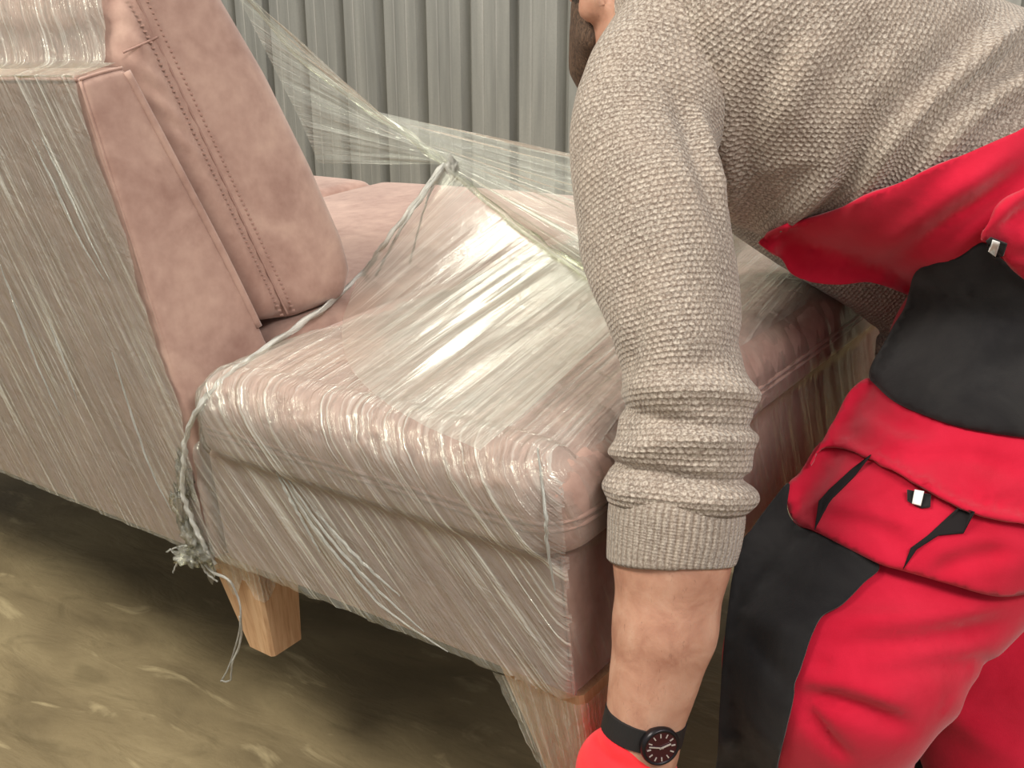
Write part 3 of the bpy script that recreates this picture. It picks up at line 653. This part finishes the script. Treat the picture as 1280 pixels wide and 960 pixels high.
# --- hair and beard, eyes
g = Grid(HD - .16, HD + .16, .005)
g.ell(H(0, -.018, .042), HA, (.084, .102, .094), .01); g.ell(H(0, .095, -.02), HA, (.10, .075, .085), .015, 's'); g.ell(H(0, -.02, -.09), HA, (.12, .12, .075), .015, 's')
for s in (1, -1): g.ell(H(s * .085, -.002, -.02), HA, (.03, .030, .036), .01, 's')
for s in (1, -1): g.cone(H(s * .074, .022, .02), H(s * .070, .024, -.03), .010, .008, .01)
V, Q = g.net(); part('hair', relax(V, Q, 2), Q, M_hair)
g = Grid(HD - .19, HD + .19, .0045)
for s in (1, -1):
    g.cone(H(s * .069, .026, -.02), H(s * .059, .022, -.058), .010, .014, .012); g.cone(H(s * .059, .022, -.058), H(s * .018, .080, -.084), .017, .017, .015); g.cone(H(s * .058, .036, -.036), H(s * .043, .066, -.072), .016, .020, .015); g.cone(H(s * .052, .050, -.040), H(s * .040, .074, -.074), .014, .018, .012); g.cone(H(s * .03, .085, -.064), H(s * .034, .078, -.095), .010, .012, .012)
g.cone(H(-.03, .088, -.062), H(.03, .088, -.062), .009, .009, .01); g.cone(H(-.02, .080, -.084), H(.02, .080, -.084), .019, .019, .02); g.ell(H(0, .096, -.076), HA, (.020, .012, .008), .004, 's')
V, Q = g.net(); part('beard', relax(V, Q, 2), Q, M_beard)
# --- sweater: torso, two sleeves, ribbed cuffs
nb = HD - hf * .02 - hu * .075; n0 = C(868, -32, 1.25); c0 = nb * .5 + n0 * .5
spine = [(c0, .068, .068, .068), (n0, .125, .09, .11), (C(896, 15, 1.25), .21, .14, .20), (C(966, 95, 1.255), .22, .165, .22), (C(1085, 172, 1.265), .205, .142, .19), (C(1200, 262, 1.29), .19, .105, .235), (C(1290, 370, 1.335), .185, .10, .245), (C(1340, 460, 1.35), .17, .11, .17)]   # half-widths: sideways, belly, back
V, Q, uv = loft(spine, 150, 160, -lat, start=math.pi)
p3 = lambda Z, *pts: [C(x, y, Z) for x, y in pts]
V = fold_at(V, Q, [([(1275, 0), (1215, 45), (1160, 100), (1105, 155), (1070, 210), (1030, 262), (990, 292)], .017, .015), ([(1285, 28), (1220, 80), (1165, 130), (1110, 185), (1080, 235), (1050, 268)], -.020, .014),
                ([(1340, 40), (1260, 78), (1190, 125), (1150, 165), (1115, 210), (1085, 262)], .017, .014), ([(1340, 75), (1265, 110), (1200, 160), (1160, 200), (1130, 240)], -.012, .013), ([(1345, 100), (1280, 130), (1210, 178)], .009, .012),
                ([(1055, 190), (1030, 235), (990, 265), (945, 285)], -.018, .015), ([(1000, 20), (965, 90), (935, 165), (925, 230)], .009, .018), ([(1030, 30), (995, 100), (965, 170)], -.006, .018), ([(1120, 20), (1060, 90), (1015, 160)], .006, .018),
                ([(905, 130), (912, 200), (918, 260), (935, 292)], -.012, .014), ([(925, 226), (975, 208), (1020, 198), (1060, 188)], -.003, .005)])
uv = uv * np.array([1.3, 1.0]); sweater = part('sweater', V, Q, M_knit, uv=uv)
def sleeve_disp(v, th):
    d = .0025 * np.sin(v * 30 + 2 * th) + .002 * np.sin(v * 17 - th * 3)
    tilt = lambda v0, a, ph: v - v0 - a * np.cos(th - ph)
    L0 = SL_LEN
    R_ = -1.3
    for s, a, ph, amp, wd_, lean in ((L0 - .112, .006, R_, .012, .012, .8), (L0 - .090, .013, R_ + .3, -.010, .0065, .5), (L0 - .066, .010, R_ + 2.6, .008, .012, .2), (L0 - .040, .007, R_ + .2, -.009, .0055, .3), (L0 - .020, .004, R_ + 1., .009, .012, .2), (L0 - .135, .02, R_ + 2, -.004, .012, .5)):
        d = d + amp * np.exp(-(tilt(s, a, ph) / wd_) ** 2) * (1 - lean * .5 + lean * .5 * np.cos(th - R_))
    q = np.stack([np.cos(th).ravel() * 1.6, np.sin(th).ravel() * 1.6, v.ravel() * 28], 1); d = d + (.0045 * vnoise(q, 40).reshape(v.shape) + .002 * vnoise(q * 2.2, 41).reshape(v.shape)) * (.35 + .65 * np.clip((v - L0 + .17) / .06, 0, 1))
    d = d - .020 * np.clip((v - (L0 - .005)) / .006, 0, 1)
    return d
def sleeve(ctrl, flip=1):
    global SL_LEN
    A = catmull(np.array([c for c, *_ in ctrl]), 150); SL_LEN = np.linalg.norm(np.diff(A, axis=0), axis=1).sum()
    return loft(ctrl, 220, 96, -lat, sleeve_disp, start=math.pi)
sl_l = [(C(905, 10, 1.22), .085, .085, .085), (C(862, 40, 1.16), .088, .076, .088), (C(822, 105, 1.125), .078, .070, .082), (C(806, 190, 1.10), .070, .074, .074), (C(820, 290, 1.07), .068, .074, .072), (C(838, 380, 1.05), .062, .064, .064), (C(850, 460, 1.038), .058, .060, .060), (C(852, 530, 1.032), .058, .061, .061), (C(851, 590, 1.03), .060, .0625, .0625), (C(848, 640, 1.03), .058, .0600, .0600)]
V, Q, uv = sleeve(sl_l)
V = fold_at(V, Q, [([(780, 480), (795, 400), (780, 330)], .005, .012), ([(835, 90), (860, 160), (885, 230), (905, 300)], .008, .012), ([(870, 130), (890, 200), (908, 260)], -.008, .010)])
part('sleeve', V, Q, M_knit, sweater, uv)
cuff_l = [(C(849, 615, 1.03), .0545, .057, .057), (C(846, 636, 1.03), .0600, .0605, .0605), (C(843, 664, 1.03), .0600, .0600, .0600), (C(839, 690, 1.03), .0585, .0575, .0575), (C(838.5, 697, 1.03), .0570, .0565, .0565)]
V, Q, uv = loft(cuff_l, 60, 96, -lat, start=math.pi); o = part('cuff', V, Q, M_rib, sweater, uv); md = o.modifiers.new('thickness', 'SOLIDIFY'); md.thickness = .003; md.offset = -1
sl_r = [(RSh - lat * .05, .070, .070, .070), (RSh + (REl - RSh) * .12, .072, .074, .074), ((RSh + REl) / 2, .068, .07, .07), (REl, .066, .068, .068), (REl * .55 + RWr * .45, .060, .060, .060)]
V, Q, uv = sleeve(sl_r); part('sleeve', V, Q, M_knit, sweater, uv)
e = REl * .58 + RWr * .42; e2 = REl * .30 + RWr * .70
V, Q, uv = loft([(e, .056, .056, .056), (e * .7 + e2 * .3, .054, .054, .054), (e2, .048, .048, .048)], 24, 64, -lat, start=math.pi); part('cuff', V, Q, M_rib, sweater, uv)
V, Q, uv = loft([(c0 * .8 + n0 * .2, .080, .080, .080), (c0, .074, .074, .074), (c0 + (nb - n0) * .2, .070, .070, .070)], 20, 64, -lat, start=math.pi); part('collar', V, Q, M_rib, sweater, uv)
# --- overalls: pelvis and both legs
g = Grid((.05, .70, .04), (1.15, 2.15, 1.0), .0075)
g.cone(hip_l + lat * .02, knee_l, .168, .103, .05, lat, .72); g.cone(knee_l, ank_l + np.array([0, 0, .02]), .094, .088, .05)
g.cone(hip_r, knee_r, .150, .108, .05, lat, .75); g.cone(knee_r, ank_r + np.array([0, 0, .02]), .098, .088, .05)
ax_sp = (waist - pelv) / np.linalg.norm(waist - pelv); dv = np.cross(ax_sp, lat)
g.ell(pelv + (hip_l - pelv) * .3 + lat * .02, np.stack([lat, ax_sp, dv]), (.18, .14, .14), .05); g.cone(C(1275, 430, 1.30), C(1340, 560, 1.33), .12, .15, .05)
V, Q = g.net(); V = relax(V, Q, 3)
V = fold_at(V, Q, [([(990, 868), (1060, 880), (1140, 912)], -.012, .010), ([(1000, 846), (1070, 858), (1140, 884)], .007, .012), ([(998, 876), (1030, 918), (1062, 955)], -.010, .008),
                ([(1030, 805), (1130, 800), (1260, 780)], -.009, .012), ([(1018, 828), (1042, 835)], -.006, .008), ([(1030, 780), (1150, 775), (1260, 750)], .008, .014), ([(1050, 855), (1150, 835), (1240, 830)], -.006, .01),
                ([(1180, 880), (1240, 930), (1290, 960)], .01, .02)])
overalls = part('overalls', V, Q, M_red)
# raised cloth pieces laid on the surfaces underneath
def bvh(*objs):
    vs_, fs = [], []
    for o in objs:
        b = len(vs_); vs_ += [tuple(np.array(v.co) + OFF) for v in o.data.vertices]; fs += [tuple(i + b for i in p.vertices) for p in o.data.polygons]
    return BVHTree.FromPolygons(vs_, fs)
def patch(name, poly, tree, mat, parent, off=.004, thick=.003, step=6., soft=6, puff=0., folds=(), smooth_outline=True, fit=None):
    P = np.array(poly, float)
    if smooth_outline: P = catmull(P, max(len(P) * 5, 40), True)
    a, b = P.min(0), P.max(0)
    gx, gy = np.meshgrid(np.arange(a[0] + step / 2, b[0], step), np.arange(a[1] + step / 2, b[1], step)); G = np.c_[gx.ravel(), gy.ravel()]; G = G + rng.uniform(-.15, .15, G.shape) * step
    sd = poly2d(G[:, 0], G[:, 1], P); G = G[sd < -step * .45]
    pts = [Vector(p) for p in np.r_[P, G]]; n = len(P)
    vv, ee, ff, *_ = delaunay_2d_cdt(pts, [(i, (i + 1) % n) for i in range(n)], [], 1, 1e-4)
    X = np.array([tuple(v) for v in vv]); dep = np.full(len(X), np.nan)
    for i, (x, y) in enumerate(X):
        d = wv(((x - 640) / F, (y - 480) / F, 1)); hit = tree.ray_cast(Vector(CAM), Vector(d).normalized())
        if hit[0] is not None: dep[i] = (np.array(hit[0]) - CAM) @ FWD
    ok = ~np.isnan(dep)
    for i in np.where(~ok)[0]:
        d2 = ((X[ok] - X[i]) ** 2).sum(1); j = np.argsort(d2)[:6]; dep[i] = dep[ok][j].mean()
    med = np.median(dep); E = np.array([(f[i], f[(i + 1) % len(f)]) for f in ff for i in range(len(f))])
    if fit is not None: dep = np.clip(dep, fit[0], fit[1])
    raw = dep.copy()
    for _ in range(soft):
        s = np.zeros(len(X)); c = np.zeros(len(X)); np.add.at(s, E[:, 0], dep[E[:, 1]]); np.add.at(s, E[:, 1], dep[E[:, 0]]); np.add.at(c, E[:, 0], 1); np.add.at(c, E[:, 1], 1); dep = .5 * dep + .5 * s / np.maximum(c, 1)
    dist = np.clip(-poly2d(X[:, 0], X[:, 1], P), 0, None)
    dep = np.minimum(dep, raw) - off - puff * np.sqrt(np.clip(dist / 40, 0, 1))
    W = np.array([C(x, y, z) for (x, y), z in zip(X, dep)])
    for fp, amp, wid in folds:
        d, t = poly_dist(W, catmull([C(x, y, np.interp(0, [0], [dep[np.argmin(((X - (x, y)) ** 2).sum(1))]])) for x, y in fp], 20)); e_ = np.clip(np.minimum(t, 1 - t) / .25, 0, 1)
        W = W - FWD[None] * (amp * np.exp(-(d / wid) ** 2) * (.2 + .8 * e_))[:, None]
    tri = [f for f in ff]
    fl = []
    for f in tri:
        n_ = np.cross(W[f[1]] - W[f[0]], W[f[2]] - W[f[0]]); fl.append(list(f) if n_ @ (CAM - W[f[0]]) > 0 else list(f)[::-1])
    o = part(name, W, fl, mat, parent); md = o.modifiers.new('thickness', 'SOLIDIFY'); md.thickness = thick; md.offset = -1; return o
tr_t = bvh(sweater, overalls)
bib = patch('bib_wing', [(950, 303), (975, 288), (1040, 264), (1110, 235), (1190, 200), (1270, 165), (1345, 135), (1350, 330), (1260, 330), (1215, 345), (1150, 372), (1128, 366), (1090, 353), (1050, 356), (1018, 353), (990, 342), (976, 322)], tr_t, M_red, overalls, .012, .004, 6, 10,
      folds=[([(1280, 185), (1180, 250), (1100, 310), (1075, 345)], .016, .016), ([(1290, 205), (1190, 275), (1120, 325), (1098, 350)], -.016, .014), ([(1290, 235), (1210, 295), (1150, 340)], .014, .016), ([(1200, 215), (1100, 255), (1010, 300)], .005, .018)])
tr_b = bvh(sweater, overalls, bib)
wp = patch('waist_panel', [(1228, 303), (1200, 320), (1165, 331), (1144, 341), (1136, 365), (1130, 385), (1116, 408), (1103, 432), (1091, 452), (1086, 470), (1095, 482), (1118, 502), (1155, 519), (1205, 535), (1280, 547), (1350, 552), (1350, 390), (1290, 352), (1255, 326)], tr_t, M_blk, overalls, .018, .004, 7, 14, .012,
      folds=[([(1220, 470), (1260, 455), (1320, 450)], -.012, .02), ([(1150, 400), (1200, 420), (1260, 420)], .006, .03)])
patch('side_gather', [(1226, 299), (1236, 278), (1247, 255), (1275, 238), (1350, 215), (1350, 390), (1300, 362), (1268, 340), (1250, 318), (1240, 306)], tr_b, M_red, overalls, .026, .004, 6, 10, .008, folds=[([(1250, 285), (1280, 265), (1320, 250)], -.012, .010), ([(1262, 308), (1300, 300), (1330, 300)], .008, .01)])
tr_o = bvh(overalls)
kp = patch('knee_panel', [(985, 604), (984, 636), (996, 656), (1018, 665), (1055, 683), (1099, 706), (1080, 727), (1053, 754), (1028, 768), (1015, 791), (1005, 820), (993, 856), (992, 870), (983, 907), (971, 957), (960, 1010), (893, 1010), (897, 950), (902, 841), (912, 745), (926, 682), (945, 655)], tr_o, M_blk, overalls, .010, .003, 7, 10, 0,
      folds=[([(940, 790), (965, 830), (990, 850)], -.010, .010), ([(950, 700), (990, 740), (1040, 745)], -.008, .014), ([(930, 760), (960, 780), (1000, 790)], .008, .012), ([(925, 880), (950, 915), (975, 930)], .008, .014)])
pk = patch('holster_pocket', [(1000, 590), (1033, 548), (1088, 566), (1150, 598), (1215, 630), (1290, 645), (1350, 650), (1350, 715), (1300, 738), (1249, 746), (1192, 732), (1130, 714), (1099, 705), (1055, 683), (1018, 664), (996, 655), (985, 636), (985, 606)], tr_o, M_red, overalls, .016, .004, 6, 14, .012,
      folds=[([(1025, 645), (1080, 655), (1150, 690)], -.010, .012), ([(1020, 625), (1090, 640), (1150, 660)], .006, .012), ([(1160, 720), (1210, 700), (1270, 690)], -.008, .010), ([(990, 612), (1010, 625), (1022, 640)], -.006, .01)])
patch('waist_band', [(1080, 474), (1060, 492), (1040, 530), (1012, 580), (1033, 556), (1088, 573), (1150, 606), (1215, 640), (1290, 656), (1350, 662), (1350, 540), (1280, 536), (1205, 526), (1155, 512), (1118, 496), (1092, 476)], bvh(overalls, pk), M_red, overalls, .012, .004, 6, 10, .004,
      folds=[([(1075, 500), (1120, 530), (1180, 545)], -.010, .012), ([(1060, 520), (1110, 545), (1160, 560)], .008, .012), ([(1130, 575), (1200, 570), (1280, 590)], -.007, .012), ([(1120, 590), (1200, 610), (1280, 615)], .006, .014)])
tr_p = bvh(pk)
tr_q = bvh(*[o for o in overalls.children if o.name.split('.')[0] in ('holster_pocket', 'waist_band')])
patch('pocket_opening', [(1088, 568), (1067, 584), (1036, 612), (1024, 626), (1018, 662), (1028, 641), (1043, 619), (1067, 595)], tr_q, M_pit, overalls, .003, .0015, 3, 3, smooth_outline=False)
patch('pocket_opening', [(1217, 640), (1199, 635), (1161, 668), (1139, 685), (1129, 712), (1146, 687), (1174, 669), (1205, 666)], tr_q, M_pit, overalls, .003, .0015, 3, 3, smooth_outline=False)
t1 = patch('loop_tab', [(1135, 612), (1164, 618), (1163, 633), (1152, 634), (1135, 625)], tr_q, M_blk, overalls, .004, .002, 3, 3, smooth_outline=False)
patch('white_tag', [(1144, 612), (1155, 614), (1151, 632), (1140, 629)], bvh(t1), M_white, overalls, .003, .0015, 3, 3, smooth_outline=False)
sg = [o for o in overalls.children if o.name.startswith('side_gather')][0]
t2 = patch('loop_tab', [(1233, 303), (1239, 298), (1259, 306), (1253, 321), (1243, 322)], bvh(sg, wp), M_blk, overalls, .006, .002, 3, 3, smooth_outline=False)
patch('white_tag', [(1241, 301), (1250, 304), (1244, 321), (1237, 315)], bvh(t2), M_white, overalls, .003, .0015, 3, 3, smooth_outline=False)
# --- boots
for i, an in enumerate((ank_l, ank_r)):
    g = Grid(an - np.array([.30, .16, .14]), an + np.array([.16, .16, .14]), .007); f_ = np.array([-.93, .36, 0]); f_ /= np.linalg.norm(f_); hz = np.array([an[0], an[1], 0])
    g.cone(hz + f_ * -.03 + np.array([0, 0, .045]), hz + f_ * .17 + np.array([0, 0, .038]), .045, .042, .03); g.cone(hz + np.array([0, 0, .06]), hz + np.array([0, 0, .20]), .062, .066, .03)
    g.put(lambda P: P[..., 2] - .004, an - .4, an + np.array([.4, .4, -an[2] + .02]), .004, 's'); V, Q = g.net(); part('boot', relax(V, Q, 1), Q, M_boot)
# --- gloves
for nm, wr, pm, kn, th in (('glove', C(786, 968, 1.05), lp, kn_l, th_l), ('glove', RWr, rp, kn_r, th_r)):
    g = Grid(pm - .17, pm + .17, .0038); hand(lambda a, b, r1, r2, k=.012: g.cone(a, b, r1, r2, min(k, .006) if max(r1, r2) < .016 else k), wr, pm, kn, None, th, k=.008, gr=.0028)
    if wr is not RWr: g.cone(C(777, 964, 1.05), lp, .0440, .044, .02)
    V, Q = g.net(); V = relax(V, Q, 2)
    if wr is not RWr:
        V = fold_at(V, Q, [([(748, 905), (762, 930), (800, 952)], .004, .005), ([(740, 915), (755, 943), (795, 965)], -.005, .005)])
    part(nm, V, Q, M_glove)
# --- wrist watch
ax = C(800, 925, 1.05) - C(812, 872, 1.042); ax /= np.linalg.norm(ax)
wc = C(805, 905, 1.045)
vz = CAM - wc; vz = vz - (vz @ ax) * ax; vz /= np.linalg.norm(vz); vx = np.cross(ax, vz)       # towards viewer, across
ang0 = math.radians(28); fn_ = math.cos(ang0) * vz + (1 if vx[0] > 0 else -1) * math.sin(ang0) * vx; fx = np.cross(ax, fn_)
if fx[0] < 0: fx = -fx
def band(r, hw, th):
    V, Fc, n = [], [], 72
    for i in range(n):
        a = 2 * math.pi * i / n; d = math.cos(a) * fn_ + math.sin(a) * fx * 1.06
        for dr, da in ((0, -hw), (0, hw), (th, hw * .9), (th, -hw * .9)): V.append(wc + d * (r + dr) + ax * da)
    for i in range(n):
        for j in range(4): Fc.append([i * 4 + j, i * 4 + (j + 1) % 4, ((i + 1) % n) * 4 + (j + 1) % 4, ((i + 1) % n) * 4 + j])
    return V, Fc
cc = wc + fn_ * .0395
up_ = -ax
def disc(c, prof_, n=56):
    V, Fc = [], []
    for r, h in prof_:
        for i in range(n): a = 2 * math.pi * i / n; V.append(c + r * (math.cos(a) * fx + math.sin(a) * up_) + h * fn_)
    for k in range(len(prof_) - 1):
        for i in range(n): Fc.append([k * n + i, k * n + (i + 1) % n, (k + 1) * n + (i + 1) % n, (k + 1) * n + i])
    Fc += [list(range(n))[::-1], [(len(prof_) - 1) * n + i for i in range(n)]]; return V, Fc
V, Fc = disc(cc, [(.0165, -.007), (.0185, -.005), (.0188, .0), (.0178, .0030), (.0160, .0036), (.0156, .0020)]); watch = part('wristwatch', V, Fc, M_case)
V, Fc = band(.0345, .0118, .0028); part('strap', V, Fc, M_strap, watch, smooth=False)
V, Fc = disc(cc, [(.0154, .0008), (.0154, .0023)]); part('dial', V, Fc, M_dial, watch, smooth=False)
def bar(c, d, l0, l1, wdt, h0=.0024, h1=.0030):
    s = np.cross(fn_, d); V = [c + d * l + s * q * wdt / 2 + fn_ * h for h in (h0, h1) for l, q in ((l0, -1), (l1, -1), (l1, 1), (l0, 1))]
    return V, [[0, 1, 2, 3][::-1], [4, 5, 6, 7], [0, 1, 5, 4], [1, 2, 6, 5], [2, 3, 7, 6], [3, 0, 4, 7]]
dirn = lambda deg: math.sin(math.radians(deg)) * fx + math.cos(math.radians(deg)) * up_
for k in range(12):
    V, Fc = bar(cc, dirn(30 * k + 15), .0100, .0138, .0011); part('hour_marker', V, Fc, M_silver, watch, smooth=False)
for deg, ln, wdt in ((-88, .0125, .0011), (62, .0095, .0015)):
    V, Fc = bar(cc, dirn(deg), -.002, ln, wdt, .0030, .0036); part('watch_hand', V, Fc, M_silver, watch, smooth=False)
